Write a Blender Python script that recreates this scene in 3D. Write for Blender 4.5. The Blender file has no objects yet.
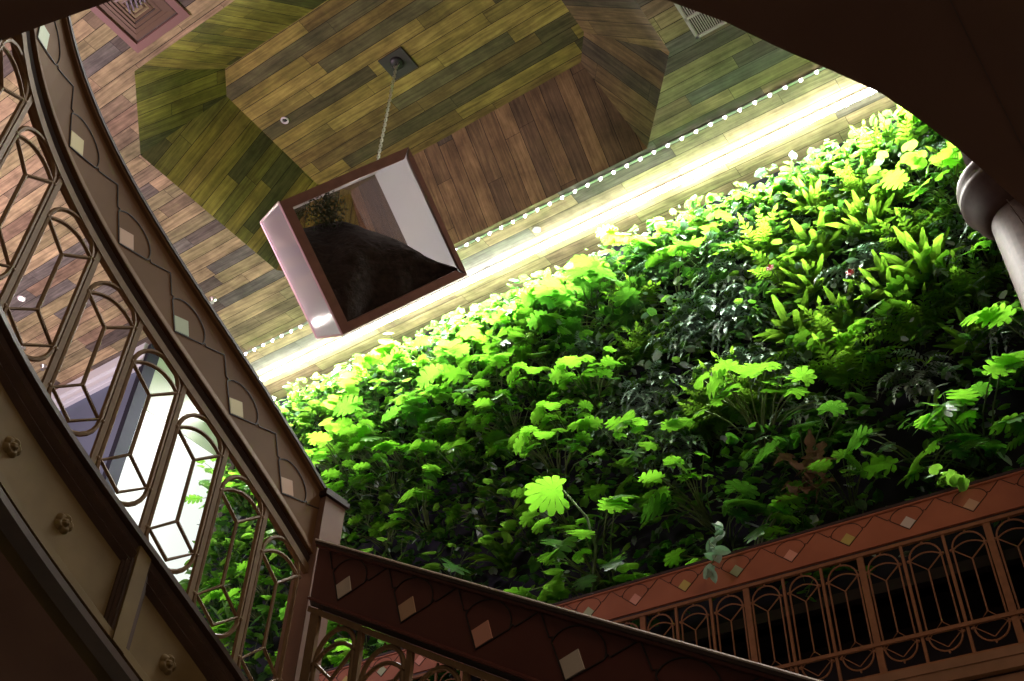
import bpy, math, random
from mathutils import Vector, Matrix
random.seed(7)
R_ = random.random
sc = bpy.context.scene
col = sc.collection

# ---------------------------------------------------------------- camera
f_, zx, zy, hx = 1048.6157, 46.6327, 1197.6302, -1947.2048
Zc = Vector((zx, zy, -f_)).normalized()
hv = Vector((hx, -(f_*f_+zx*hx)/zy, -f_)).normalized()
Xc = -hv; Yc = Zc.cross(Xc)
cam = bpy.data.cameras.new('camera'); camo = bpy.data.objects.new('camera', cam); col.objects.link(camo)
cam.sensor_width = 36; cam.lens = f_/1024*36; cam.clip_start = .05; cam.clip_end = 200
camo.matrix_world = Matrix.Translation((0, 0, 1.6)) @ Matrix((Xc, Yc, Zc)).to_4x4()
sc.camera = camo

# ---------------------------------------------------------------- world, exposure, large lights
w = bpy.data.worlds.new('world'); sc.world = w; w.use_nodes = True
w.node_tree.nodes['Background'].inputs[0].default_value = (1.0, .80, .62, 1)
w.node_tree.nodes['Background'].inputs[1].default_value = .08
sc.view_settings.view_transform = 'Standard'; sc.view_settings.look = 'None'
sc.view_settings.exposure = 0.0; sc.view_settings.gamma = 1; sc.view_settings.use_curve_mapping = False
try:
    sc.cycles.use_denoising = True; sc.cycles.max_bounces = 6; sc.cycles.transparent_max_bounces = 4
    sc.cycles.sample_clamp_indirect = 6; sc.cycles.use_light_tree = True
except Exception: pass

def area(name, loc, direction, sx, sy, power, color, spread=180):
    l = bpy.data.lights.new(name, 'AREA'); l.shape = 'RECTANGLE'; l.size = sx; l.size_y = sy
    l.energy = power; l.color = color; l.spread = math.radians(spread)
    o = bpy.data.objects.new(name, l); col.objects.link(o)
    d = Vector(direction).normalized(); zax = -d; xax = Vector((1, 0, 0)); xax = (xax - zax*xax.dot(zax)).normalized()
    yax = zax.cross(xax); o.matrix_world = Matrix.Translation(loc) @ Matrix((xax, yax, zax)).transposed().to_4x4()
    return o
LED_Y, LED_Z = 6.56, 9.90
area('wall_lamp_light', (-3.7, LED_Y, LED_Z-.06), (0, .12, -1), 10.9, .05, 1350, (1, .97, .92))
area('cove_lamp_light', (-3.7, 6.13, 9.925), (0, -.1, -1), 10.6, .02, 600, (1, .95, .85))
area('hall_fill_light', (4.5, -1.5, 8.5), (-.45, .75, -.45), 2.5, 2.5, 120, (1, .72, .5))  # unseen area light, added to warm the gallery board
area('lobby_fill_light', (-9.8, 0.8, 5.2), (-.0, .35, 1), 2.2, 2.2, 480, (1, .72, .86))  # unseen area light, added for the pink tint of the left ceiling

# ---------------------------------------------------------------- materials
def mat(name, color=(.5, .5, .5), rough=.5, metal=0, spec=.5):
    m = bpy.data.materials.new(name); m.use_nodes = True
    b = m.node_tree.nodes['Principled BSDF']
    b.inputs['Base Color'].default_value = (*color, 1); b.inputs['Roughness'].default_value = rough
    b.inputs['Metallic'].default_value = metal; b.inputs['Specular IOR Level'].default_value = spec
    return m
def N(m, t, **k):
    n = m.node_tree.nodes.new(t)
    for a, v in k.items(): setattr(n, a, v)
    return n
def L(m, a, b): m.node_tree.links.new(a, b)
def noisy(name, c1, c2, scale=8, rough=.5, bump=.1, stretch=(1, 1, 1), detail=5, metal=0, spec=.5):
    m = mat(name, c1, rough, metal, spec); b = m.node_tree.nodes['Principled BSDF']
    tc = N(m, 'ShaderNodeTexCoord'); mp = N(m, 'ShaderNodeMapping'); mp.inputs['Scale'].default_value = stretch
    n = N(m, 'ShaderNodeTexNoise'); n.inputs['Scale'].default_value = scale; n.inputs['Detail'].default_value = detail
    r = N(m, 'ShaderNodeValToRGB'); r.color_ramp.elements[0].color = (*c1, 1); r.color_ramp.elements[1].color = (*c2, 1)
    r.color_ramp.elements[0].position = .3; r.color_ramp.elements[1].position = .7
    L(m, tc.outputs['Object'], mp.inputs[0]); L(m, mp.outputs[0], n.inputs['Vector']); L(m, n.outputs[0], r.inputs[0]); L(m, r.outputs[0], b.inputs['Base Color'])
    bp = N(m, 'ShaderNodeBump'); bp.inputs['Strength'].default_value = bump; bp.inputs['Distance'].default_value = .02
    L(m, n.outputs[0], bp.inputs['Height']); L(m, bp.outputs[0], b.inputs['Normal'])
    return m
def planks(name, cols, width=.135, length=1.1, gap=.012, rough=.75):
    """reclaimed boards: rows along UV.x, each board its own tone, with grain and dark joints"""
    m = mat(name, rough=rough, spec=.25); b = m.node_tree.nodes['Principled BSDF']
    uv = N(m, 'ShaderNodeUVMap'); sep = N(m, 'ShaderNodeSeparateXYZ'); L(m, uv.outputs[0], sep.inputs[0])
    def M(op, a, v=None):
        n = N(m, 'ShaderNodeMath', operation=op)
        for i, x in enumerate((a, v)):
            if x is None: continue
            if isinstance(x, (int, float)): n.inputs[i].default_value = x
            else: L(m, x, n.inputs[i])
        return n.outputs[0]
    yv = M('DIVIDE', sep.outputs[1], width); row = M('FLOOR', yv); fy = M('FRACT', yv)
    wn = N(m, 'ShaderNodeTexWhiteNoise', noise_dimensions='1D'); L(m, row, wn.inputs['W'])
    xv = M('ADD', M('DIVIDE', sep.outputs[0], length), M('MULTIPLY', wn.outputs['Value'], 37.0)); cx = M('FLOOR', xv); fx = M('FRACT', xv)
    cmb = N(m, 'ShaderNodeCombineXYZ'); L(m, cx, cmb.inputs[0]); L(m, row, cmb.inputs[1])
    w2 = N(m, 'ShaderNodeTexWhiteNoise', noise_dimensions='2D'); L(m, cmb.outputs[0], w2.inputs['Vector'])
    rp = N(m, 'ShaderNodeValToRGB'); rp.color_ramp.interpolation = 'CONSTANT'
    e = rp.color_ramp.elements; e[0].color = (*cols[0], 1); e[0].position = 0; e[1].color = (*cols[1], 1); e[1].position = 1/len(cols)
    for i, c in enumerate(cols[2:], 2):
        x = e.new(i/len(cols)); x.color = (*c, 1)
    L(m, w2.outputs['Value'], rp.inputs[0])
    # grain
    mp = N(m, 'ShaderNodeMapping'); mp.inputs['Scale'].default_value = (1.5, 22, 1); L(m, uv.outputs[0], mp.inputs[0])
    addv = N(m, 'ShaderNodeVectorMath', operation='ADD'); L(m, mp.outputs[0], addv.inputs[0])
    sc3 = N(m, 'ShaderNodeVectorMath', operation='SCALE'); L(m, w2.outputs['Color'], sc3.inputs[0]); sc3.inputs['Scale'].default_value = 40; L(m, sc3.outputs[0], addv.inputs[1])
    gn = N(m, 'ShaderNodeTexNoise'); gn.inputs['Scale'].default_value = 1.6; gn.inputs['Detail'].default_value = 7; gn.inputs['Distortion'].default_value = .6; L(m, addv.outputs[0], gn.inputs['Vector'])
    gr = N(m, 'ShaderNodeMapRange'); gr.inputs[1].default_value = .3; gr.inputs[2].default_value = .72; gr.inputs[3].default_value = .55; gr.inputs[4].default_value = 1.3; L(m, gn.outputs[0], gr.inputs[0])
    mul = N(m, 'ShaderNodeVectorMath', operation='SCALE'); L(m, rp.outputs[0], mul.inputs[0]); L(m, gr.outputs[0], mul.inputs['Scale'])
    bl = N(m, 'ShaderNodeTexNoise'); bl.inputs['Scale'].default_value = 2.6; bl.inputs['Detail'].default_value = 9; bl.inputs['Roughness'].default_value = .68; L(m, uv.outputs[0], bl.inputs['Vector'])
    br = N(m, 'ShaderNodeMapRange'); br.inputs[1].default_value = .35; br.inputs[2].default_value = .68; br.inputs[3].default_value = .62; br.inputs[4].default_value = 1.28; L(m, bl.outputs[0], br.inputs[0])
    mu2 = N(m, 'ShaderNodeVectorMath', operation='SCALE'); L(m, mul.outputs[0], mu2.inputs[0]); L(m, br.outputs[0], mu2.inputs['Scale']); mul = mu2
    g1 = M('MULTIPLY', M('GREATER_THAN', fy, gap/width), M('GREATER_THAN', fx, gap*.6/length))
    mx = N(m, 'ShaderNodeMix', data_type='RGBA'); L(m, g1, mx.inputs['Factor']); mx.inputs['A'].default_value = (.012, .009, .006, 1); L(m, mul.outputs[0], mx.inputs['B'])
    L(m, mx.outputs['Result'], b.inputs['Base Color'])
    bp = N(m, 'ShaderNodeBump'); bp.inputs['Strength'].default_value = .35; bp.inputs['Distance'].default_value = .02
    hh = M('ADD', M('MULTIPLY', g1, .6), M('ADD', M('MULTIPLY', w2.outputs['Value'], .5), M('MULTIPLY', gn.outputs[0], .4)))
    L(m, hh, bp.inputs['Height']); L(m, bp.outputs[0], b.inputs['Normal'])
    return m
def emit(name, color, strength):
    m = mat(name, (0, 0, 0)); b = m.node_tree.nodes['Principled BSDF']
    b.inputs['Emission Color'].default_value = (*color, 1); b.inputs['Emission Strength'].default_value = strength
    return m
def leafm(name, c1, c2, trans, rough=.35, tw=.5, scale=6, coat=0.0):
    m = mat(name, c1, rough); nt = m.node_tree; b = nt.nodes['Principled BSDF']; out = nt.nodes['Material Output']
    oi = N(m, 'ShaderNodeObjectInfo'); tc = N(m, 'ShaderNodeTexCoord'); n = N(m, 'ShaderNodeTexNoise'); n.inputs['Scale'].default_value = scale*2.2; n.inputs['Detail'].default_value = 6; n.inputs['Roughness'].default_value = .62
    L(m, tc.outputs['Object'], n.inputs['Vector'])
    ad = N(m, 'ShaderNodeMath', operation='ADD'); L(m, n.outputs[0], ad.inputs[0])
    mm = N(m, 'ShaderNodeMath', operation='MULTIPLY_ADD'); L(m, oi.outputs['Random'], mm.inputs[0]); mm.inputs[1].default_value = .6; mm.inputs[2].default_value = -.3; L(m, mm.outputs[0], ad.inputs[1])
    r = N(m, 'ShaderNodeValToRGB'); r.color_ramp.elements[0].color = (*c1, 1); r.color_ramp.elements[1].color = (*c2, 1); r.color_ramp.elements[0].position = .25; r.color_ramp.elements[1].position = .8
    L(m, ad.outputs[0], r.inputs[0]); L(m, r.outputs[0], b.inputs['Base Color'])
    t = N(m, 'ShaderNodeBsdfTranslucent')
    r2 = N(m, 'ShaderNodeValToRGB'); r2.color_ramp.elements[0].color = (*[c*.55 for c in trans], 1); r2.color_ramp.elements[1].color = (*[min(1, c*1.25) for c in trans], 1); r2.color_ramp.elements[0].position = .28; r2.color_ramp.elements[1].position = .72
    L(m, ad.outputs[0], r2.inputs[0]); L(m, r2.outputs[0], t.inputs[0])
    bp = N(m, 'ShaderNodeBump'); bp.inputs['Strength'].default_value = .5; bp.inputs['Distance'].default_value = .02; L(m, n.outputs[0], bp.inputs['Height']); L(m, bp.outputs[0], b.inputs['Normal'])
    mx = N(m, 'ShaderNodeMixShader'); mx.inputs[0].default_value = tw
    L(m, b.outputs[0], mx.inputs[1]); L(m, t.outputs[0], mx.inputs[2]); L(m, mx.outputs[0], out.inputs[0])
    return m

M = {}
M['ceil'] = planks('ceiling_reclaimed_boards', [(.43, .35, .18), (.28, .22, .13), (.50, .40, .21), (.15, .13, .10), (.38, .33, .16), (.32, .23, .14), (.45, .34, .19), (.19, .18, .145), (.31, .275, .14), (.40, .34, .18)], .15, 1.15, .006)
M['olive'] = planks('coffer_olive_bounce_boards', [(.24, .21, .035), (.17, .155, .03), (.31, .27, .05), (.10, .10, .03), (.27, .215, .045), (.19, .18, .035)], .165, 1.5, .006)  # green light bounced off the plants is mixed into these board colours
M['coffer'] = planks('coffer_bounce_boards', [(.27, .215, .05), (.18, .135, .042), (.33, .26, .065), (.10, .09, .036), (.24, .195, .05), (.205, .15, .042), (.14, .13, .055)], .155, 1.5, .006)  # yellow-green plant bounce put into the board colours here too
M['brown'] = planks('coffer_brown_boards', [(.20, .13, .058), (.15, .10, .05), (.26, .17, .075), (.09, .072, .045), (.18, .12, .055)], .19, 2.2, .006)
M['board'] = noisy('stair_board_paint', (.135, .076, .036), (.165, .094, .045), 5, .65, .03, spec=.15)
M['board_red'] = noisy('flight_board_paint', (.085, .024, .019), (.105, .032, .024), 4, .5, .03, spec=.3)
M['fascia'] = noisy('balcony_board_paint', (.29, .098, .045), (.37, .13, .062), 4, .45, .03)
M['dark'] = mat('dark_moulding', (.025, .012, .009), .5)
M['edge_highlight'] = mat('rail_edge_highlight', (.55, .48, .42), .3, .3)
M['inlay'] = mat('inlay_groove', (.012, .008, .006), .6)
M['bronze'] = noisy('balustrade_bronze', (.14, .088, .042), (.18, .115, .055), 30, .6, .05, spec=.2)
M['bronze_b'] = noisy('balcony_bronze', (.21, .10, .047), (.26, .125, .06), 30, .55, .05, spec=.25)
M['string'] = noisy('stringer_paint', (.15, .108, .046), (.19, .135, .058), 9, .6, .06, spec=.2)
M['string_m'] = noisy('stringer_moulding', (.045, .025, .015), (.075, .042, .025), 9, .4, .04)
M['soffit'] = noisy('dark_soffit_plaster', (.21, .115, .085), (.25, .14, .10), 3, .75, .02, spec=.2)
M['seam'] = mat('soffit_seam', (.14, .09, .07), .5)
M['tile_g'] = mat('tile_pale_green', (.36, .46, .28), .5); M['tile_y'] = mat('tile_olive_yellow', (.45, .38, .10), .4)
M['tile_t'] = mat('tile_tan', (.50, .32, .20), .4); M['tile_w'] = mat('tile_stone', (.55, .50, .42), .4); M['tile_p'] = mat('tile_pink', (.62, .30, .22), .4)
M['led'] = emit('lamp_diffuser', (1, .98, .93), 60); M['bulb'] = emit('lamp_point', (1, .98, .93), 60); M['bulb2'] = emit('cove_point', (1, .96, .88), 30)
M['alu'] = mat('brushed_aluminium', (.6, .6, .6), .35, .9)
M['white'] = mat('white_paint', (.75, .74, .72), .5); M['cornice'] = mat('cornice_paint', (.66, .72, .70), .5)
M['blue'] = noisy('blue_grey_paint', (.10, .135, .19), (.115, .15, .21), 2, .5, .01)
M['mull'] = mat('dark_mullion', (.02, .022, .03), .8, 0, .1)
M['vent'] = mat('vent_bronze_paint', (.17, .11, .06), .5); M['ventp'] = mat('vent_pink_paint', (.27, .15, .12), .5); M['light_streak'] = mat('vent_light_streak', (.8, .75, .85), .2, .9)
M['black'] = mat('black_steel', (.02, .02, .018), .45); M['plate'] = mat('ceiling_plate_steel', (.05, .052, .04), .5)
M['chain'] = mat('chain_steel', (.62, .60, .52), .3, .9)
M['cubewood'] = noisy('cube_rim_wood', (.15, .065, .045), (.20, .09, .06), 12, .5, .05)
M['cubepink'] = mat('cube_edge_trim', (.62, .42, .42), .35, .3)
M['mirror'] = noisy('polished_steel', (.55, .52, .55), (.66, .63, .62), 3, .18, .02, metal=.92)
M['mirror_in'] = noisy('brushed_steel_lining', (.42, .40, .38), (.60, .57, .55), 5, .16, .02, metal=.95)
def glassy(name, tint, tr, kind, gl, rough):
    m = bpy.data.materials.new(name); m.use_nodes = True; nt = m.node_tree; nt.nodes.remove(nt.nodes['Principled BSDF']); out = nt.nodes['Material Output']
    g = N(m, 'ShaderNodeBsdfGlossy'); g.inputs[0].default_value = (*tint, 1); g.inputs['Roughness'].default_value = rough
    t = N(m, kind); t.inputs[0].default_value = (*tr, 1); d = N(m, 'ShaderNodeBsdfDiffuse'); d.inputs[0].default_value = (*[c*.8 for c in tint], 1)
    a = N(m, 'ShaderNodeMixShader'); a.inputs[0].default_value = .0 if kind == 'ShaderNodeBsdfTransparent' else .35; L(m, t.outputs[0], a.inputs[1]); L(m, d.outputs[0], a.inputs[2])
    b = N(m, 'ShaderNodeMixShader'); b.inputs[0].default_value = gl; L(m, a.outputs[0], b.inputs[1]); L(m, g.outputs[0], b.inputs[2]); L(m, b.outputs[0], out.inputs[0]); return m
M['frost'] = glassy('frosted_glass', (.82, .78, .82), (.75, .72, .74), 'ShaderNodeBsdfTranslucent', .35, .12)
M['clear'] = glassy('clear_glass', (.9, .9, .9), (.72, .68, .66), 'ShaderNodeBsdfTransparent', .10, .02)
M['cube_dark'] = noisy('rough_dark', (.010, .007, .005), (.035, .022, .016), 22, .9, .8)
M['cube_green'] = noisy('rough_green', (.02, .035, .015), (.06, .09, .04), 30, .9, .8)
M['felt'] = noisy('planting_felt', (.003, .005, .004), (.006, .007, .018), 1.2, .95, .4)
M['darkwall'] = noisy('dark_wall_paint', (.012, .008, .006), (.018, .012, .009), 3, .7, .02)
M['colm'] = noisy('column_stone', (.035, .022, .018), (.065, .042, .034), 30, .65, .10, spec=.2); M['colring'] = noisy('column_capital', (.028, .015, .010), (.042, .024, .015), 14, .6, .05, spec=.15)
M['floor'] = mat('floor_stone', (.10, .08, .06), .4)
M['monst'] = leafm('split_leaf_green', (.025, .10, .012), (.06, .20, .02), (.22, .60, .035), .3, .5)
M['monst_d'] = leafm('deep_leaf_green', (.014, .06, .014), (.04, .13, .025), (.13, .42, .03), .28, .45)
M['fern'] = leafm('fern_green', (.05, .16, .015), (.11, .26, .02), (.27, .58, .04), .45, .45)
M['round'] = leafm('round_leaf_green', (.03, .11, .015), (.08, .22, .03), (.26, .60, .05), .3, .45)
M['silver'] = leafm('silver_leaf', (.20, .32, .24), (.40, .52, .44), (.14, .34, .16), .35, .2)
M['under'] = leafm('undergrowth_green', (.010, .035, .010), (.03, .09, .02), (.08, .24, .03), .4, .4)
M['stem'] = leafm('stem_green', (.06, .12, .03), (.12, .18, .05), (.15, .25, .04), .5, .2)
M['dry'] = leafm('dry_leaf_brown', (.09, .055, .035), (.20, .13, .08), (.14, .08, .04), .8, .2)
M['red'] = leafm('red_bract', (.20, .01, .01), (.25, .012, .012), (.2, .01, .01), .3, .3)

# ---------------------------------------------------------------- mesh helpers
class MB:
    def __init__(s): s.v = []; s.f = []; s.uv = []; s.mi = []
    def add(s, vs, fs, mi=0, uvs=None):
        o = len(s.v); s.v += [tuple(x) for x in vs]; s.f += [tuple(i+o for i in f) for f in fs]; s.mi += [mi]*len(fs)
        if uvs is not None: s.uv += [tuple(u) for f in fs for u in (uvs[i] for i in f)]
        return s
    def box(s, c, d, rot=None, mi=0):
        hx_, hy_, hz_ = d[0]/2, d[1]/2, d[2]/2
        vs = [Vector((x, y, z)) for x in (-hx_, hx_) for y in (-hy_, hy_) for z in (-hz_, hz_)]
        if rot is not None: vs = [rot @ v for v in vs]
        return s.add([v+Vector(c) for v in vs], [(0, 1, 3, 2), (4, 6, 7, 5), (0, 4, 5, 1), (2, 3, 7, 6), (0, 2, 6, 4), (1, 5, 7, 3)], mi)
    def tube(s, pts, r, n=6, closed=False, r2=None, mi=0):
        pts = [Vector(p) for p in pts]; m = len(pts); vs = []; prev = None
        for i, p in enumerate(pts):
            if closed: t = pts[(i+1) % m]-pts[i-1]
            else: t = pts[min(i+1, m-1)]-pts[max(i-1, 0)]
            t.normalize()
            if prev is None:
                a = Vector((0, 0, 1)) if abs(t.z) < .9 else Vector((1, 0, 0)); a = (a-t*a.dot(t)).normalized()
            else:
                a = prev-t*prev.dot(t); a = a.normalized() if a.length > 1e-5 else Vector((1, 0, 0))
            prev = a; b = t.cross(a); rr = r if r2 is None else r+(r2-r)*i/max(1, m-1)
            vs += [p+(a*math.cos(2*math.pi*k/n+.78)+b*math.sin(2*math.pi*k/n+.78))*rr for k in range(n)]
        fs = []
        for i in range(m if closed else m-1):
            j = (i+1) % m
            fs += [(i*n+k, i*n+(k+1) % n, j*n+(k+1) % n, j*n+k) for k in range(n)]
        if not closed: fs += [tuple(range(n))[::-1], tuple((m-1)*n+k for k in range(n))]
        return s.add(vs, fs, mi)
    def lathe(s, c, prof, n=32, axis=None, mi=0):
        vs = []; m = len(prof); rot = axis if axis is not None else Matrix.Identity(3)
        for r, z in prof:
            vs += [Vector(c)+rot@Vector((r*math.cos(2*math.pi*k/n), r*math.sin(2*math.pi*k/n), z)) for k in range(n)]
        fs = [(i*n+k, i*n+(k+1) % n, (i+1)*n+(k+1) % n, (i+1)*n+k) for i in range(m-1) for k in range(n)]
        fs += [tuple(range(n))[::-1], tuple((m-1)*n+k for k in range(n))]
        return s.add(vs, fs, mi)
    def build(s, name, m, parent=None, smooth=False):
        me = bpy.data.meshes.new(name); me.from_pydata(s.v, [], s.f)
        for x in (m if isinstance(m, (list, tuple)) else [m]): me.materials.append(x)
        if s.uv and len(s.uv) == len(me.loops):
            u = me.uv_layers.new(name='UVMap'); u.data.foreach_set('uv', [c for p in s.uv for c in p])
        if any(s.mi): me.polygons.foreach_set('material_index', s.mi)
        if smooth: me.polygons.foreach_set('use_smooth', [True]*len(me.polygons))
        me.validate(); me.update()
        o = bpy.data.objects.new(name, me); col.objects.link(o)
        if parent is not None:
            o.parent = parent; o.matrix_parent_inverse = Matrix.Translation(-Vector(parent.location))
        return o
def tag(o, label=None, cat=None, group=None, kind=None):
    for k, v in (('label', label), ('category', cat), ('group', group), ('kind', kind)):
        if v: o[k] = v
    return o
def empty(name, loc, label, cat, group=None):
    o = bpy.data.objects.new(name, None); col.objects.link(o); o.location = loc; o.empty_display_size = .1
    return tag(o, label, cat, group)
def struct(name, mb, m, smooth=False): return tag(mb.build(name, m, smooth=smooth), kind='structure')

# ---------------------------------------------------------------- the room
CZ, IZ = 9.96, 10.76
O = [(-7.19, 3.31), (-6.44, 2.60), (-2.85, 2.60), (-2.13, 3.31), (-2.13, 5.20), (-2.84, 6.06), (-6.42, 6.06), (-7.19, 5.28)]
I = [(-6.48, 3.60), (-6.24, 3.35), (-3.16, 3.35), (-2.92, 3.60), (-2.93, 5.03), (-3.14, 5.31), (-6.24, 5.31), (-6.50, 5.03)]
mb = MB()
X0, X1, Y0, Y1 = -15, 5, -6, 7.05
P = [(X0, Y0), (X1, Y0), (X1, Y1), (X0, Y1)]
vs = [(x, y, CZ) for x, y in P]+[(x, y, CZ) for x, y in O]
fs = [(0, 1, 6, 5), (1, 7, 6), (1, 2, 8, 7), (2, 9, 8), (2, 3, 10, 9), (3, 11, 10), (3, 0, 4, 11), (0, 5, 4)]
mb.add(vs, fs, 0, [(v[0], v[1]) for v in vs])
struct('ceiling', mb, M['ceil'])
mb = MB(); vs = [(x, y, IZ) for x, y in I]; mb.add(vs, [tuple(range(8))], 0, [(v[0]+.3, v[1]+.05) for v in vs])
struct('ceiling_coffer_top', mb, M['coffer'])
for i in range(8):
    j = (i+1) % 8; a, b = Vector((*O[i], CZ)), Vector((*O[j], CZ)); c, d = Vector((*I[j], IZ)), Vector((*I[i], IZ))
    e = (b-a).normalized()
    uvs = [((p-a-e*(p-a).dot(e)).length*(1 if True else 1)+i*3.3, (p-a).dot(e)+i*1.7) for p in (a, b, c, d)]
    m_ = M['brown'] if i in (3, 4, 5) else M['olive']  # olive sides carry the plants' green bounce in their colour
    struct('ceiling_coffer_side', MB().add([a, b, c, d], [(0, 1, 2, 3)], 0, uvs), m_)
mb = MB(); mb.add([(-15, -6, 11.3), (5, -6, 11.3), (5, 7.05, 11.3), (-15, 7.05, 11.3)], [(0, 1, 2, 3)]); struct('roof', mb, M['darkwall'])
# green wall backing
struct('wall_back', MB().box((-3.4, 7.10, 7.6), (12.1, .12, 4.8)), M['felt'])
struct('wall_gallery', MB().box((-3.4, 7.62, 4.6), (12.1, .1, 1.4)), M['darkwall'])
struct('gallery_ceiling_lower', MB().box((-3.4, 7.3, 5.24), (12.1, .7, .08)), M['darkwall'])
# blue-grey wall left of the living wall, with its cornice
struct('wall_left', MB().box((-12.2, 5.46, 7.3), (5.5, .12, 5.3)), M['blue'])
mb = MB(); mb.box((-12.2, 5.36, CZ-.08), (5.5, .10, .16)); mb.box((-12.2, 5.38, CZ-.24), (5.5, .06, .20)); mb.box((-12.2, 5.35, CZ-.30), (5.5, .09, .05))
struct('trim_1', mb, M['cornice'])
# frosted window in the return between the blue wall and the living wall
struct('window_1', MB().box((-9.47, 6.16, 6.9), (.03, 1.48, 4.4)), emit('frosted_window', (.95, 1.0, .93), 1.0))
struct('window_reflection', MB().box((-9.47, 6.16, 9.52), (.03, 1.48, .82)), emit('window_green_reflection', (.62, .85, .42), .42))  # green glow standing in for plants reflected in the upper glass
mb = MB(); mb.box((-9.44, 5.44, 7.3), (.10, .16, 5.3)); struct('window_frame', mb, M['mull'])
struct('floor', MB().box((-4, 1, -.05), (26, 20, .1)), M['floor'])
# balcony slab
struct('gallery_floor', MB().box((-3.4, 6.92, 4.1), (12.1, 1.4, .3)), M['darkwall'])
mb = MB(); mb.box((-3.4, 6.20, 4.255), (12.1, .10, .05)); mb.box((-3.4, 6.19, 4.20), (12.1, .06, .07))
for k in range(5):
    xx = -.86-2.4*k+1.2
    mb.box((xx, 6.20, 3.9), (.16, .08, .56)); mb.box((xx-1.2, 6.225, 3.9), (2.24, .04, .5))
struct('trim_2', mb, noisy('gallery_panel_paint', (.20, .11, .055), (.26, .14, .07), 6, .5, .04))

# upper floor slab over the camera with its curved edge
E_ = [(-3.2, -.55), (-2.4, -.10), (-1.75, .13), (-1.211, .282), (-1.0, .335), (-.80, .425), (-.60, .54), (-.44, .67), (-.32, .789), (-.263, .87), (-.215, .955), (-.165, 1.036), (-.116, 1.119), (-.081, 1.205), (-.047, 1.30), (-.02, 1.389), (.007, 1.484), (.05, 1.75), (.07, 2.1), (.07, 2.6)]
poly = E_+[(4, 2.6), (4, -3.5), (-3.2, -3.5)]
n = len(poly); vs = [(x, y, 3.0) for x, y in poly]+[(x, y, 3.3) for x, y in poly]
struct('ceiling_lower', MB().add(vs, [tuple(range(n))[::-1], tuple(range(n, 2*n))]+[(i, (i+1) % n, n+(i+1) % n, n+i) for i in range(n)]), M['soffit'])
sm = MB(); sm.tube([(.0, .72, 2.999), (.025, 1.018, 2.999), (.04, 1.357, 2.999), (.045, 1.6, 2.999)], .0012, 4); sm.tube([(-.013, 1.449, 2.998), (.0, 1.55, 2.998)], .001, 4)
struct('trim_3', sm, M['seam'])

# ---------------------------------------------------------------- curved and straight paths
class Path:
    def __init__(s, pos, zf): s.pos = pos; s.zf = zf
    def frame(s, u):
        x, y = s.pos(u); x2, y2 = s.pos(u+1e-3); t = Vector((x2-x, y2-y)).normalized(); return x, y, t
    def P(s, u, v, n=0):   # sloped coordinates
        x, y, t = s.frame(u); return Vector((x+t.y*n, y-t.x*n, s.zf(u)+v))
    def Q(s, u, z, n=0):   # absolute height
        x, y, t = s.frame(u); return Vector((x+t.y*n, y-t.x*n, z))
W = .265; RISE = .138
def cpos(u):
    x0, y0, th, k0, k1, k2 = -2.920, 1.607, 1.602, -.208, .708, -.31
    k = 16; x = y = 0.
    for i in range(k):
        s_ = (i+.5)/k*u; t = th+k0*s_+.5*k1*s_*s_+k2*s_**3/3; x += math.cos(t)*u/k; y += math.sin(t)*u/k
    return x0+x, y0+y
curved = Path(cpos, lambda u: 4.086-(u/W-.5)*RISE)
TH = -.0902
straight = Path(lambda s_: (-2.5625+math.cos(TH)*s_, 2.5081+math.sin(TH)*s_), lambda s_: 3.4555-.545*s_)
balcony = Path(lambda s_: (s_, 6.175), lambda s_: 5.232)

def sweep(mb, path, u0, u1, k, prof, mi=0):
    """closed profile [(n, v)] swept along the path"""
    m = len(prof); vs = []
    for i in range(k+1):
        u = u0+(u1-u0)*i/k; vs += [path.P(u, v, nn) for nn, v in prof]
    fs = [(i*m+a, (i+1)*m+a, (i+1)*m+(a+1) % m, i*m+(a+1) % m) for i in range(k) for a in range(m)]
    fs += [tuple(range(m)), tuple(k*m+a for a in range(m))[::-1]]
    mb.add(vs, fs, mi); return mb
def arc(cx, cy, r, a0, a1, n): return [(cx+r*math.cos(math.radians(a0+(a1-a0)*i/n)), cy+r*math.sin(math.radians(a0+(a1-a0)*i/n))) for i in range(n+1)]

def rail_board(path, root, u0, u1, k, vlo, vhi, m, g=.045, highlight=None):
    mb = sweep(MB(), path, u0, u1, k, [(-.012, vlo+g+.018 if g < .04 else vlo+g+.045), (-.012, vhi-.03), (.004, vhi-.026), (.006, vhi), (-.075, vhi), (-.075, vlo+.01), (-.03, vlo+.01), (-.03, vlo+g), (.002, vlo+g+.002), (.002, vlo+g+.010)])
    b = mb.build('handrail_board', m, root)
    d = sweep(MB(), path, u0, u1, k, [(-.028, vlo+.008), (-.028, vlo+g), (-.02, vlo+g), (-.010, vlo+.03), (-.02, vlo+.008)]).build('moulding', M['dark'], b); d['label'] = 'dark cove under the board'
    d = sweep(MB(), path, u0, u1, k, [(.002, vhi-.018), (.010, vhi-.014), (.010, vhi+.002), (-.078, vhi+.006), (-.078, vhi-.01)]).build('top_edge', M['dark'], b); d['label'] = 'dark top edge'
    if highlight: sweep(MB(), path, u0, u1, k, [(.010, vhi-.003), (.014, vhi+.001), (.010, vhi+.006), (-.07, vhi+.008), (-.07, vhi+.003)]).build('top_highlight', highlight, b)['label'] = 'thin painted bead along the top'  # pale strip painting the lamp highlight on the top edge
    return b
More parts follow.
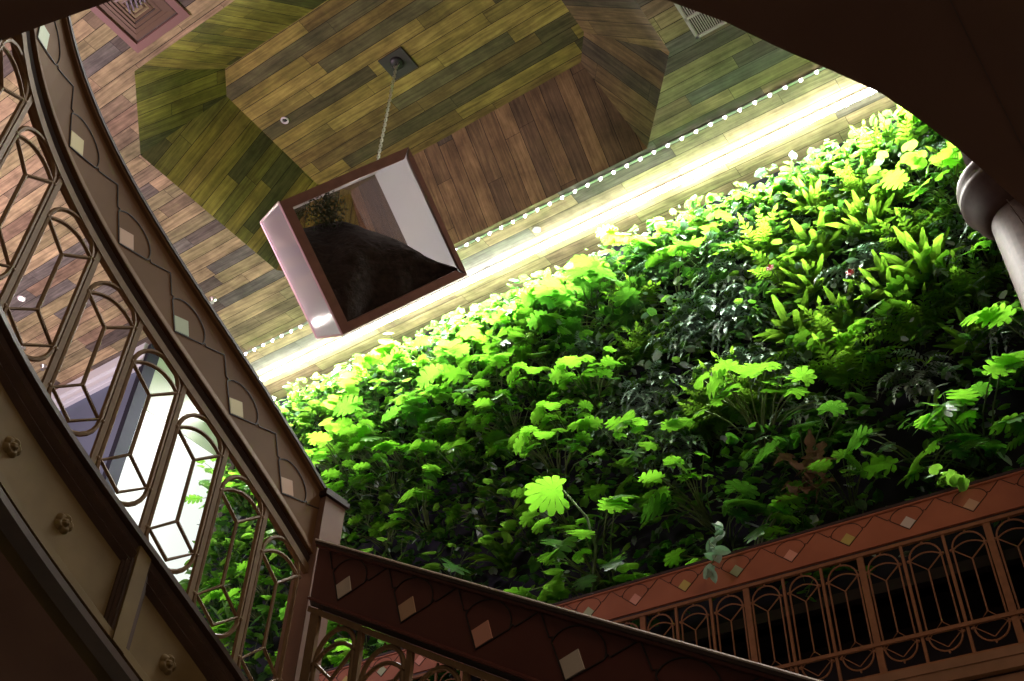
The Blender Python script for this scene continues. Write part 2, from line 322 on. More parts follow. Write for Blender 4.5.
def inlay(path, b, centers, vd, pitch, tiles, th):
    """zigzag line, arch and square tile for every module, laid out square to the slope"""
    H = .2; nn = -.0105; cs_, sn = math.cos(th), math.sin(th)
    T = lambda c, a, bb, n=nn: path.P(c+a*cs_+bb*sn, vd+bb/cs_, n)
    mb = MB()
    for c in centers:
        for sg in (-1, 1):
            mb.tube([T(c, a*sg, bb) for a, bb in ((0, 0), (.107, .092), (.112, .108), (.124, .103), (H, .170))], .0026, 4)
        mb.tube([T(c, .107*math.cos(t), .092+.072*math.sin(t)) for t in [math.pi*i/14 for i in range(15)]], .0026, 4)
    mb.build('inlay_line', M['inlay'], b)
    for c, t in zip(centers, tiles):
        q = [(0, .004), (.052, .050), (0, .098), (-.052, .050)]
        vs = [T(c, x, v, -.0125) for x, v in q]+[T(c, x*.97, .05+(v-.05)*.97, -.0085) for x, v in q]
        o = MB().add(vs, [(4, 5, 6, 7), (0, 1, 5, 4), (1, 2, 6, 5), (2, 3, 7, 6), (3, 0, 4, 7)]).build('inlay_tile', M[t], b)
        o['label'] = {'tile_g': 'pale green square tile', 'tile_y': 'olive yellow square tile', 'tile_t': 'tan square tile', 'tile_w': 'pale stone square tile', 'tile_p': 'pink square tile'}[t]

def oval(path, root, uc, z0, drop, cw, m, r=.0095, bulge=.045):
    """one long oval baluster with fan, stem and diamond inside, upright in the path's plane"""
    h = cw/2; q = lambda x, z, n=0: path.Q(uc+x, z0+z, n)
    mb = MB()
    loop = [(x, y) for x, y in arc(0, 0, h, 0, 180, 12)]+[(x, y-drop) for x, y in arc(0, 0, h, 180, 360, 12)]
    mb.tube([q(x, y, -.02) for x, y in loop], r, 6, closed=True)
    for s_ in (-1, 1):
        for z_ in (0, -drop): mb.lathe(q(s_*(h+.008), z_, -.02), [(.001, -.011), (.010, -.006), (.012, 0), (.010, .006), (.001, .011)], 8)
    mb.lathe(q(0, h+.006, -.02), [(.004, -.012), (.008, 0), (.004, .012)], 6); mb.lathe(q(0, -drop-h-.006, -.02), [(.004, -.012), (.008, 0), (.004, .012)], 6)
    o = mb.build('oval_baluster', m, root)
    f = MB()
    n_ = -.02
    f.tube([q(-h, 0, n_), q(0, -.085, n_), q(h, 0, n_)], r*.85, 6)
    f.tube([q(x, bulge*(1-(x/h)**2), n_) for x in [h*(-1+i/4) for i in range(9)]], r*.85, 6)
    f.tube([q(0, -.085, n_), q(0, -drop+.085, n_)], r*.85, 6)
    f.build('fan', m, o)
    f = MB(); f.tube([q(0, -drop+.085, n_), q(h*.93, -drop, n_), q(0, -drop-.075, n_), q(-h*.93, -drop, n_)], r*.85, 6, closed=True)
    f.build('diamond', m, o)
    return o
def bar(path, root, u, za, zb, m, wd=.018, name='baluster_bar'):
    x, y, t = path.frame(u); rot = Matrix.Rotation(math.atan2(t.y, t.x), 3, 'Z')
    p = path.Q(u, (za+zb)/2, -.02)
    return MB().box(p, (wd, .016, zb-za), rot).build(name, m, root)

HN, CW, TA, TB = .44, .22, .114, .133
# --- curved flight railing
x0, y0 = cpos(0)
root = empty('curved_stair_railing', (x0, y0, 3.3), 'tall bronze railing with oval balusters sweeping up the left side on the curved stair', 'railing')
b = rail_board(curved, root, -1.6, 1.083, 44, .155, .530, M['board'])
cs = [.171+.353*k-.027 for k in range(-4, 3)]
inlay(curved, b, cs, .307-.057, .353, ['tile_g', 'tile_g', 'tile_y', 'tile_t', 'tile_g', 'tile_y', 'tile_t'], math.atan(.52))
sweep(MB(), curved, -1.6, 1.083, 44, [(-.032, TA), (-.008, TA), (-.008, TA+.035), (-.032, TA+.035)]).build('upper_rail_bar', M['bronze'], root)
sweep(MB(), curved, -1.6, 1.083, 44, [(-.032, -HN-TB), (-.008, -HN-TB), (-.008, -HN-TB+.014), (-.032, -HN-TB+.014)]).build('lower_rail_bar', M['bronze'], root)
for i in range(-6, 4):
    oval(curved, root, (i+.5)*W, 4.086-i*RISE, HN, CW, M['bronze'])
    u = (i+1)*W; zz = curved.zf(u)
    if i < 3: bar(curved, root, u, zz-HN-TB, zz+TA+.01, M['bronze'], .022)
# --- newel
root = empty('newel_post', (-2.987, 2.752, 2.37), 'square brown newel post where the curved flight meets the straight flight', 'post')
MB().box((-2.987, 2.752, 3.22), (.125, .125, 1.70)).build('shaft', noisy('newel_paint', (.20, .12, .09), (.25, .15, .11), 8, .45, .03), root)
mb = MB(); mb.box((-2.987, 2.752, 4.085), (.150, .150, .022)); mb.box((-2.987, 2.752, 4.102), (.13, .13, .02)); mb.build('cap', M['dark'], root)
# --- straight flight railing
root = empty('straight_stair_railing', (-2.56, 2.5, 2.8), 'dark maroon sloping railing with inlaid tiles across the bottom centre, below the newel post', 'railing')
b = rail_board(straight, root, -.19, 4.0, 6, -.125, .154, M['board_red'], .024, M['edge_highlight'])
inlay(straight, b, [-.024+.352*k for k in range(11)], -.061, .352, ['tile_w', 'tile_t', 'tile_p', 'tile_w', 'tile_t', 'tile_g', 'tile_y', 'tile_w', 'tile_t', 'tile_p', 'tile_w'], math.atan(.545))
zs = lambda s_: straight.zf(s_)
sweep(MB(), straight, -.19, 4.0, 4, [(-.032, -.145), (-.008, -.145), (-.008, -.122), (-.032, -.122)]).build('upper_rail_bar', M['bronze'], root)
sweep(MB(), straight, -.19, 4.0, 4, [(-.032, -.83), (-.008, -.83), (-.008, -.815), (-.032, -.815)]).build('lower_rail_bar', M['bronze'], root)
for i in range(0, 15):
    uc = -.008+i*.26; oval(straight, root, uc, zs(uc)-.145-.125, .40, .205, M['bronze'])
    bar(straight, root, uc+.13, zs(uc+.13)-.82, zs(uc+.13)-.13, M['bronze'], .024)
    if i == 0: bar(straight, root, uc-.14, zs(uc-.14)-.82, zs(uc-.14)-.13, M['bronze'], .05, 'end_post')
# --- curved stair body
root = empty('curved_staircase', (x0-.6, y0, 2.6), 'curved staircase on the left with a panelled brown stringer carrying carved rosettes', 'staircase')
pr = [(.020, -.568), (.020, -.588), (-.004, -.594), (-.012, -.612), (.0, -.628), (-.018, -.652), (-.010, -.664), (-.03, -.684), (-.03, -.895), (-.018, -.900), (-.010, -.912), (.0, -.916), (.0, -.948), (-.016, -.952), (-.010, -.962), (.015, -.966), (.015, -.99), (-.12, -.99), (-.12, -.568)]
st = sweep(MB(), curved, -1.6, 1.083, 44, [(-.03, -.684), (-.03, -.895), (-.12, -.99), (-.12, -.568)]).build('stringer', M['string'], root)
o = sweep(MB(), curved, -1.6, 1.083, 44, [(.020, -.568), (.020, -.588), (-.004, -.594), (-.012, -.612), (.0, -.628), (-.018, -.652), (-.010, -.664), (-.029, -.684), (-.06, -.684), (-.06, -.568)]).build('top_moulding', M['string_m'], st); o['label'] = 'dark stepped moulding above the panels'
sweep(MB(), curved, -1.6, 1.083, 44, [(-.029, -.896), (-.018, -.900), (-.010, -.912), (.0, -.916), (.0, -.942), (-.06, -.942), (-.06, -.896)]).build('bottom_moulding', M['string'], st)
sweep(MB(), curved, -1.6, 1.083, 44, [(-.016, -.943), (-.010, -.962), (.015, -.966), (.015, -.992), (-.06, -.992), (-.06, -.943)]).build('bottom_edge', M['string_m'], st)
for up in (.292, .292-1.325):
    sweep(MB(), curved, up-.028, up+.028, 2, [(.008, -.600), (.008, -.945), (-.04, -.945), (-.04, -.600)]).build('pilaster', M['string'], st)
    for sg in (-1, 1):
        a, c = up+sg*.030, up+sg*.062
        mb = MB()
        for q0, q1, n0 in ((a, a+sg*.010, .0), (a+sg*.010, a+sg*.022, -.012), (a+sg*.022, c, -.022)):
            sweep(mb, curved, min(q0, q1), max(q0, q1), 1, [(n0, -.655), (n0, -.915), (-.04, -.915), (-.04, -.655)])
        mb.build('side_moulding', M['string_m'], st)
def rosette(u, v):
    x, y, t = curved.frame(u); nrm = Vector((t.y, -t.x, 0)); tt = Vector((t.x, t.y, 0))
    rot = Matrix((tt, Vector((0, 0, 1)), nrm)).transposed(); c = curved.P(u, v, -.031)
    mb = MB(); NR, NA = 9, 50; vs = [c+nrm*.017]
    for i in range(1, NR+1):
        rr = i/NR
        for k in range(NA):
            a = 2*math.pi*k/NA; pet = abs(math.cos(2.5*a)); R0 = .0385*(.80+.20*pet**.6)
            h = .006+.012*math.sin(min(1, rr*1.15)*math.pi)**.8*(.55+.45*pet)
            if rr < .34: h = .014+.010*math.cos(rr/.34*math.pi/2)
            if .34 <= rr < .45: h = .006
            if i == NR: h = 0
            vs.append(c+rot@Vector((R0*rr*math.cos(a), R0*rr*math.sin(a), h)))
    fs = [(0, 1+k, 1+(k+1) % NA) for k in range(NA)]
    for i in range(NR-1): fs += [(1+i*NA+k, 1+(i+1)*NA+k, 1+(i+1)*NA+(k+1) % NA, 1+i*NA+(k+1) % NA) for k in range(NA)]
    mb.add(vs, fs); mb.build('rosette', M['string'], st, smooth=True)
for u in (.52, .785, -.014, -.279, -.544, -.809, 1.0): rosette(u, -.79)
o = sweep(MB(), curved, -1.6, 1.083, 44, [(-.12, -.93), (-.12, -.985), (-1.5, -.985), (-1.5, -.93)]).build('underside', M['soffit'], root); o['label'] = 'dark sloping underside'
for i in range(-6, 4):
    mb = MB(); k = 3
    vs = []
    zt = 4.086-i*RISE-HN-TB-.08
    for j in range(k+1):
        u = (i+j/k)*W
        for nn in (-.11, -1.48):
            for z in (zt, zt-.14): vs.append(curved.Q(u, z, nn))
    fs = []
    for j in range(k):
        a, b2 = j*4, (j+1)*4
        fs += [(a, b2, b2+2, a+2), (a+1, a+3, b2+3, b2+1), (a, a+1, b2+1, b2), (a+2, b2+2, b2+3, a+3)]
    fs += [(0, 2, 3, 1), (k*4, k*4+1, k*4+3, k*4+2)]
    mb.add(vs, fs); mb.build('tread', M['soffit'], root)
# --- straight stair body
root = empty('straight_staircase', (-1.6, 3.2, 1.5), 'straight lower staircase behind the maroon railing at the bottom of the picture', 'staircase')
sweep(MB(), straight, -.19, 4.0, 4, [(.0, -.83), (.0, -1.2), (-.1, -1.2), (-.1, -.83)]).build('stringer', M['string'], root)
sweep(MB(), straight, -.19, 4.0, 4, [(-.10, -1.15), (-.10, -1.2), (-1.4, -1.2), (-1.4, -1.15)]).build('underside', M['soffit'], root)
for i in range(15):
    u = -.05+i*.26; p = straight.Q(u+.13, zs(u)-.97, -.75)
    MB().box(p, (.27, 1.28, .12), Matrix.Rotation(TH, 3, 'Z')).build('tread', M['soffit'], root)
MB().box((-3.75, 3.3, 2.5), (1.6, 1.5, .2)).build('landing', M['soffit'], root)

# --- gallery railing
root = empty('gallery_railing', (-3, 6.175, 4.28), 'bronze railing with red-brown inlaid board in front of the living wall, lower right', 'railing')
g0, g1 = -9.35, 2.0
b = rail_board(balcony, root, g0, g1, 2, -.128, .138, M['fascia'], .016)
tl = ['tile_t', 'tile_w', 'tile_y', 'tile_p', 'tile_g', 'tile_y', 'tile_p', 'tile_g']
cs = [-.907+.4*k for k in range(6, -22, -1)]
inlay(balcony, b, cs, -.054, .4, [tl[(k-6) % 8] for k in range(28)], 0)
sweep(MB(), balcony, g0, g1, 1, [(-.032, -.150), (-.004, -.150), (-.004, -.128), (-.032, -.128)]).build('upper_rail_bar', M['bronze_b'], root)
o = sweep(MB(), balcony, g0, g1, 1, [(-.020, -.765), (.002, -.765), (.002, -.742), (-.020, -.742)]).build('middle_rail_bar', M['bronze_b'], root)
sweep(MB(), balcony, g0, g1, 1, [(-.040, -.955), (.002, -.955), (.002, -.932), (-.040, -.932)]).build('bottom_rail_bar', M['bronze_b'], root)
k = 0; x = -.8586+.8*3+.4
post_x = [-.8586+.8005*j for j in range(3, -11, -1)]
for px in post_x:
    bar(balcony, root, px, 4.29, 5.10, M['bronze_b'], .042, 'railing_post')
    for q in (1, 2): bar(balcony, root, px-.8005*q/3, 4.29, 5.09, M['bronze_b'], .018)
    for q in (.5, 1.5, 2.5):
        if px-.8005*q/3 > g0+.1: oval(balcony, root, px-.8005*q/3, 4.965, .515, .196, M['bronze_b'], .006, .035)
# little ties between ovals are the nodes above

# ---------------------------------------------------------------- column with ring capital
root = empty('column', (.02, 5.42, 0), 'pale round column with a dark ring capital at the right edge', 'column')
MB().lathe((.025, 5.42, 0), [(.27, 0), (.27, .2), (.225, .25), (.222, 6.62)], 40).build('shaft', M['colm'], root, True)
MB().lathe((.025, 5.42, 0), [(.225, 6.60), (.26, 6.64), (.30, 6.70), (.335, 6.80), (.352, 6.82), (.352, 6.86), (.335, 6.87), (.345, 6.90), (.352, 6.93), (.345, 6.97), (.30, 6.99), (.23, 7.0)], 48).build('capital', M['colring'], root, True)
MB().lathe((.025, 5.42, 0), [(.222, 6.99), (.215, 9.96)], 40).build('upper_shaft', M['colm'], root, True)

# ---------------------------------------------------------------- lamps
def copy_child(src, parent, loc):
    c = src.copy(); col.objects.link(c); c.parent = parent; c.matrix_parent_inverse = src.matrix_parent_inverse.copy(); c.location = loc; return c
root = empty('wall_wash_lamp', (-3.7, LED_Y, LED_Z), 'long bright white lamp strip along the top of the living wall', 'lamp')
mb = MB(); mb.box((-3.7, LED_Y, LED_Z+.03), (11.0, .03, .06))
mb.build('channel', M['alu'], root)
MB().box((-3.7, LED_Y, LED_Z-.005), (10.96, .05, .03)).build('diffuser', M['led'], root)
def bulb_mesh(r):
    mb = MB(); mb.lathe((0, 0, 0), [(r*.05, -r), (r*.7, -r*.7), (r, 0), (r*.7, r*.6), (r*.3, r*.8)], 10); return mb
b0 = bulb_mesh(.022).build('bulb', M['bulb'], None, True); b0.parent = root
for i in range(90):
    c = b0 if i == 0 else b0.copy()
    if i: col.objects.link(c); c.parent = root
    c.location = (-9.1+i*.121+3.7, 0, -.030)
root = empty('cove_lamp', (-3.7, 6.12, 9.94), 'thin strip of small white lamp points along the wooden coffer edge', 'lamp')
MB().box((-3.7, 6.12, 9.948), (10.8, .025, .018)).build('channel', M['alu'], root)
b0 = bulb_mesh(.015).build('bulb', M['bulb2'], None, True); b0.parent = root
for i in range(68):
    c = b0 if i == 0 else b0.copy()
    if i: col.objects.link(c); c.parent = root
    c.location = (-9.0+i*.155+3.7, 0, -.012)

# ---------------------------------------------------------------- ceiling fixtures
def ring_fix(name, loc, label, cat, r=.05, m=None, glow=None):
    root = empty(name, loc, label, cat)
    MB().lathe(loc, [(r*.5, 0), (r, -.002), (r*1.02, -.012), (r*.8, -.02), (r*.62, -.014), (r*.6, 0)], 24).build('trim_ring', m or M['white'], root, True)
    MB().lathe(loc, [(r*.55, -.001), (r*.5, -.008), (r*.1, -.02)], 16).build('lens', glow or M['black'], root, True)
    return root
ring_fix('smoke_detector', (-6.176, 4.169, IZ), 'small round white smoke detector on the coffer ceiling', 'smoke detector', .045)
ring_fix('recessed_spotlight', (-4.365, 6.364, CZ), 'small round spotlight between the two lamp strips', 'spotlight', .045, None, emit('spot_lens', (1, .98, .9), 3))
root = ring_fix('ceiling_downlight', (-10.07, 3.97, CZ), 'glowing warm downlight in the far left ceiling', 'downlight', .05, None, emit('warm_lens', (1, .72, .40), 30))
l = bpy.data.lights.new('downlight_beam', 'SPOT'); l.energy = 15; l.color = (1, .75, .5); l.spot_size = 2.0
lo = bpy.data.objects.new('downlight_beam', l); col.objects.link(lo); lo.location = (-10.07, 3.97, CZ-.05)
def sprinkler(loc, label):
    root = empty('sprinkler', loc, label, 'sprinkler')
    MB().lathe(loc, [(.045, 0), (.045, -.006), (.018, -.012), (.014, -.035)], 16).build('escutcheon', M['chain'], root, True)
    MB().lathe(loc, [(.006, -.035), (.006, -.055), (.026, -.057), (.026, -.061)], 14).build('deflector', M['chain'], root)
sprinkler((-10.84, 4.53, CZ), 'small metal sprinkler in the left ceiling below the downlight')
sprinkler((-10.92, 4.91, CZ), 'small metal sprinkler in the left ceiling nearest the white cornice')
sprinkler((-8.16, 5.22, CZ), 'small metal sprinkler in the ceiling between curved railing and hanging cube')
# square louvred diffuser, upper left
cx, cy, h = -5.89, 2.125, .355
root = empty('square_ceiling_vent', (cx, cy, CZ), 'square pink-brown ceiling vent with nested louvres, upper left', 'vent')
def sqring(mb, r0, z0, r1, z1):
    vs = [(cx+a*r0, cy+b_*r0, z0) for a, b_ in ((-1, -1), (1, -1), (1, 1), (-1, 1))]+[(cx+a*r1, cy+b_*r1, z1) for a, b_ in ((-1, -1), (1, -1), (1, 1), (-1, 1))]
    mb.add(vs, [(i, (i+1) % 4, 4+(i+1) % 4, 4+i) for i in range(4)])
mb = MB(); sqring(mb, h, CZ, h, CZ-.02); sqring(mb, h, CZ-.02, h*.80, CZ-.024); sqring(mb, h*.8, CZ-.024, h*.76, CZ+.04); mb.build('frame', M['ventp'], root)
for k in range(5):
    r = h*(.74-.13*k); mb = MB(); sqring(mb, r, CZ-.005, r*.82, CZ-.02+.01); sqring(mb, r*.82, CZ-.01, r*.8, CZ+.03); mb.build('louvre', M['vent'], root)
MB().box((cx, cy, CZ+.045), (h*1.6, h*1.6, .01)).build('duct', M['dark'], root)
mb = MB()  # bright slivers added to draw the streak of light inside the vent
for k in range(6): mb.box((cx+.02+.05*k-.05, cy-.02, CZ-.03), (.016, .12, .03), Matrix.Rotation(.6, 3, 'Z'))
mb.build('light_streak', M['light_streak'], root)['label'] = 'pale streak of light in the middle'
# white grille, upper right
gx0, gx1, gy0, gy1 = -1.86, -1.48, 4.72, 5.205
root = empty('white_ceiling_grille', (-1.67, 4.96, CZ), 'white rectangular slotted grille in the ceiling beside the dark soffit', 'vent')
mb = MB()
for a, b_, c, d in ((gx0, gx1, gy0, gy0+.025), (gx0, gx1, gy1-.025, gy1), (gx0, gx0+.025, gy0, gy1), (gx1-.025, gx1, gy0, gy1), (gx0, gx1, 4.96, 4.985)): mb.box(((a+b_)/2, (c+d)/2, CZ-.01), (b_-a, d-c, .02))
mb.build('frame', M['white'], root)
mb = MB()
for k in range(17): mb.box((gx0+.03+k*.02, 4.96, CZ-.006), (.009, gy1-gy0-.03, .012))
mb.build('slat', M['white'], root)
MB().box((-1.67, 4.96, CZ-.0008), (.36, .46, .001)).build('duct', M['dark'], root)

# ---------------------------------------------------------------- hanging cube
kk = .823
cen = Vector((-5.248, 4.901, 9.0)); C0 = Vector((0, 0, 1.6))
cen = C0+(cen-C0)*kk
n_ = Vector((-.702, .39, .596)).normalized(); u_ = Vector((.711, .431, .556)).normalized(); v_ = n_.cross(u_); 
if v_.dot(Vector((-.04, .814, -.58))) < 0: v_ = -v_
S = 1.385*kk/2; Dp = 1.50*kk
K = lambda a, b_, c: cen+u_*a*S+v_*b_*S+n_*c*Dp     # a,b in -1..1 on the open face, c 0..1 into the cube
top = K(1, -1, 1)
root = empty('hanging_glass_cube', tuple(top), 'large tilted frosted glass cube with a brown rim, hung by a chain from the coffer', 'sculpture')
def quadbox(ps, th, m, name, lab=None):
    """a slab whose outer face is ps, thickened inwards by vector th"""
    vs = [Vector(p) for p in ps]+[Vector(p)+th for p in ps]
    o = MB().add(vs, [(0, 1, 2, 3), (7, 6, 5, 4), (0, 4, 5, 1), (1, 5, 6, 2), (2, 6, 7, 3), (3, 7, 4, 0)]).build(name, m, root)
    if lab: o['label'] = lab
    return o
t_ = .012
pan = [((-1, -1), (-1, 1), u_), ((1, -1), (1, 1), -u_), ((-1, -1), (1, -1), v_), ((-1, 1), (1, 1), -v_)]
for (a, b_), (c, d), inn in pan:
    quadbox([K(a, b_, 0), K(c, d, 0), K(c, d, 1), K(a, b_, 1)], inn*t_, M['frost'], 'side_panel')
quadbox([K(-1, -1, 1), K(1, -1, 1), K(1, 1, 1), K(-1, 1, 1)], -n_*t_, M['clear'], 'back_panel', 'clear glass back of the cube')
# wooden rim
mb = MB()
rim = .075
def slab(p0, p1, p2, p3, d=.05):
    vs = [p-n_*.012 for p in (p0, p1, p2, p3)]+[p+n_*d for p in (p0, p1, p2, p3)]
    mb.add(vs, [(0, 1, 2, 3), (7, 6, 5, 4), (0, 4, 5, 1), (1, 5, 6, 2), (2, 6, 7, 3), (3, 7, 4, 0)])
ri = 1-rim/S
slab(K(-1, -1, 0), K(1, -1, 0), K(ri, -ri, 0), K(-ri, -ri, 0)); slab(K(1, -1, 0), K(1, 1, 0), K(ri+.06, ri, 0), K(ri+.06, -ri, 0))
slab(K(1, 1, 0), K(-1, 1, 0), K(-ri, ri, 0), K(ri, ri, 0)); slab(K(-1, 1, 0), K(-1, -1, 0), K(-ri, -ri, 0), K(-ri, ri, 0))
mb.build('rim', M['cubewood'], root)
mb = MB()
e_ = 1.002
ed = [(-1, -1, 0), (-1, 1, 0), (-1, 1, 1), (-1, -1, 1)]
for i in range(4):
    a, b_ = K(*ed[i]), K(*ed[(i+1) % 4]); mb.tube([a-u_*.004, b_-u_*.004], .011, 4)
mb.build('edge_trim', M['cubepink'], root)['label'] = 'thin pale pink edge trim'
# dark rough mound against the lower left side, green tuft beside it
mb = MB(); G = 26; vs = []
def edge_h(s_):   # boundary on the open face: b as a function of a
    return -.72+.55*((s_+1)/2)**1.3+.95*max(0, (s_-.0))**1.6
for i in range(G+1):
    a = -.955+1.91*i/G
    for j in range(G+1):
        bb = edge_h(a); bq = min(bb+.05*math.sin(9*a)*.5, .955); q = bq+(.955-bq)*j/G
        d = .10+.62*(1-min(1, j/G*1.6))**2+.03*math.sin(7*a+5*q)+.02*random.uniform(-1, 1)
        vs.append(K(a, q, max(.07, min(.9, d))))
fs = [(i*(G+1)+j, (i+1)*(G+1)+j, (i+1)*(G+1)+j+1, i*(G+1)+j+1) for i in range(G) for j in range(G)]
o = len(vs); 
for i in range(G+1):
    a = -.955+1.91*i/G; vs.append(K(a, min(edge_h(a), .955), .93)); vs.append(K(a, .955, .93))
for i in range(G):
    fs.append((i*(G+1), o+i*2, o+(i+1)*2, (i+1)*(G+1))); fs.append((i*(G+1)+G, (i+1)*(G+1)+G, o+(i+1)*2+1, o+i*2+1))
mb.add(vs, fs); mb.build('dark_mound', M['cube_dark'], root, True)['label'] = 'dark rough mound inside the cube'
mb = MB(); c = K(-.22, -.72, .55)
for i in range(900):
    d = Vector((random.gauss(0, 1), random.gauss(0, 1), random.gauss(0, 1))).normalized(); p = c+d*.20*(R_()**.4)
    e = Vector((random.gauss(0, 1), random.gauss(0, 1), random.gauss(0, 1))).normalized()*.02; g = d.cross(e).normalized()*.008
    mb.add([p-e*.4, p+g, p+e, p-g], [(0, 1, 2, 3)])
mb.build('green_tuft', M['cube_green'], root)['label'] = 'fuzzy dark green tuft inside the cube'
# chain and ceiling plate
px_, py_ = -4.70, 4.27
root = empty('ceiling_plate', (px_, py_, IZ), 'dark square steel plate on the wooden coffer ceiling holding the chain', 'ceiling plate')
MB().box((px_, py_+.02, IZ-.01), (.30, .28, .02)).build('plate', M['plate'], root)
mb = MB(); mb.lathe((px_, py_, IZ-.02), [(.075, 0), (.075, -.012), (.05, -.022), (.03, -.03)], 20); mb.build('boss', M['black'], root, True)
mb = MB(); mb.tube([(px_+.03*math.cos(a), py_, IZ-.065+.03*math.sin(a)) for a in [i*math.pi/6 for i in range(12)]], .008, 6, closed=True); mb.build('eye_ring', M['chain'], root)
root = empty('chain', (px_, py_, IZ-.1), 'steel link chain between the ceiling plate and the hanging cube', 'chain')
za, zb = IZ-.10, top.z+.0; nl = 42; dx = (top.x-px_)/nl; dy = (top.y-py_)/nl
def link(name):
    mb = MB(); pts = [(.011*math.cos(a), 0, (.015 if math.sin(a) > 0 else -.015)+.011*math.sin(a)) for a in [math.pi*(i+.5)/5 for i in range(10)]]
    mb.tube(pts, .0042, 5, closed=True); o = mb.build(name, M['chain']); return o
l0 = link('link'); l0.parent = root
for i in range(nl):
    c = l0 if i == 0 else l0.copy()
    if i: col.objects.link(c); c.parent = root
    c.location = (dx*i, dy*i, -(za-zb)*i/nl); c.rotation_euler = (0, 0, (i % 2)*math.pi/2+.4); c.scale = (1.15, 1.15, (za-zb)/nl/.0375)

# ---------------------------------------------------------------- the living wall
def blade_split(mb, base, d, up, L_, Wd, lobes=4, droop=.25, mi=0, cuts=(.24, .36, .50, .74), gap=.34):
    """broad split leaf: inner blade plus finger lobes of uneven depth on both sides"""
    d = d.normalized(); s = d.cross(up).normalized(); up = s.cross(d).normalized()
    cup = random.uniform(-.05, .22); dr = droop*random.uniform(.5, 1.8)
    def pt(t, x):
        z = -dr*L_*t*t-cup*abs(x)-.5*x*x/max(Wd, 1e-6)*cup
        return base+d*(t*L_)+s*x+up*z
    wid = lambda t: Wd*max(.05, math.sin(math.pi*min(1, max(0, t*.86+.14))))**.5
    for sg in (-1, 1):
        for k in range(lobes):
            t0 = k/lobes*.96; t1 = (k+1)/lobes*.96; cut = random.choice(cuts); sw = .06+.05*k/lobes
            w0, w1 = wid(t0)*cut, wid(t1)*(cut if k < lobes-1 else .5); g = gap/lobes*(1-t0*.3)
            tm = (t0+t1)/2
            mb.add([pt(t0, 0), pt(t1, 0), pt(t1+sw*.25, sg*w1), pt(tm, sg*(w0+w1)/2), pt(t0+sw*.25, sg*w0)], [(0, 1, 2, 3, 4)], mi)
            a1, a2 = pt(t0+sw*.25+.008, sg*w0), pt(t1+sw*.25-.008, sg*w1)
            m1, m2 = pt(t0+sw*.7+g*.35, sg*wid(tm)*.80), pt(t1+sw*.7-g*.35, sg*wid(tm)*.78)
            e1, e2 = pt(t0+sw+g*.9, sg*wid(tm)*.97), pt(t1+sw-g*.8, sg*wid(tm)*.93); e3 = pt(tm+sw*1.15, sg*wid(tm)*1.03)
            mb.add([a1, a2, m2, m1, e1, e3, e2], [(0, 1, 2, 3), (3, 2, 6, 5, 4)], mi)
        mb.add([pt(0, 0), pt(.02, sg*wid(0)*.8), pt(-.08, sg*Wd*.62), pt(-.15, sg*Wd*.36), pt(-.11, sg*Wd*.12)], [(0, 1, 2, 3, 4)], mi)
    mb.add([pt(.90, wid(.94)*.42), pt(.93, 0), pt(.90, -wid(.94)*.42), pt(1.0, -wid(.94)*.3), pt(1.12, 0), pt(1.0, wid(.94)*.3)], [(0, 1, 4, 5), (1, 2, 3, 4)], mi)
def blade_palm(mb, base, d, up, R, n=10, cup=.22, mi=0, A=2.62, fat=.43):
    """fan-shaped blade: a round middle with slits running out between finger lobes"""
    d = d.normalized(); s = d.cross(up).normalized(); up = s.cross(d).normalized()
    def pt(a, r): return base+d*(r*math.cos(a)+.28*R)+s*r*math.sin(a)-up*cup*r*r/R
    st = 2*A/n; inner = []
    for k in range(n):
        a0, a1 = -A+k*st, -A+(k+1)*st; am = (a0+a1)/2; Rk = R*(1-.22*abs(am)/A)*random.uniform(.9, 1.06); ri = R*random.choice((.38, .5, .62))*(1-.15*abs(am)/A)
        w = st*.5; h = st*fat
        p = [pt(a0, ri*.62), pt(a1, ri*.62), pt(am+w*.92, ri), pt(am+h*1.05, Rk*.82), pt(am+h*.5, Rk*.98), pt(am, Rk), pt(am-h*.5, Rk*.98), pt(am-h*1.05, Rk*.82), pt(am-w*.92, ri)]
        mb.add(p, [(0, 1, 2, 8), (8, 2, 3, 7), (7, 3, 4, 5, 6)], mi)
        mb.add([base+d*.28*R, pt(a0, ri*.62), pt(a1, ri*.62)], [(0, 1, 2)], mi)
    mb.add([base, pt(-A, R*.4), base+d*.28*R, pt(A, R*.4)], [(0, 1, 2, 3)], mi)
def blade_heart(mb, base, d, up, L_, Wd, droop=.2, n=6, mi=0):
    d = d.normalized(); s = d.cross(up).normalized(); up = s.cross(d).normalized()
    vs = []; fs = []
    for i in range(n+1):
        t = i/n; ww = Wd*(math.sin(math.pi*(t*.83+.17))**.75 if i < n else 0.02); tt = -.10+1.1*t
        for x, zz in ((-1, -.07), (0, 0), (1, -.07)): vs.append(base+d*(tt*L_+(-.06*L_ if (x and i == 0) else 0))+s*x*ww+up*(-droop*L_*t*t+zz*L_))
    for i in range(n):
        a = i*3; fs += [(a, a+3, a+4, a+1), (a+1, a+4, a+5, a+2)]
    mb.add(vs, fs, mi)
def petiole(mb, a, b, r=.006, sag=.3):
    a = Vector(a); b = Vector(b); m1 = a.lerp(b, .5)+Vector((0, -.05, .12*sag))
    pts = [a, a.lerp(m1, .55)+Vector((0, -.01, .0)), m1, m1.lerp(b, .55)+Vector((0, 0, .01)), b]
    mb.tube(pts, r, 5, r2=r*.6)
def rv(s): return Vector((random.uniform(-s, s), random.uniform(-s, s), random.uniform(-s, s)))
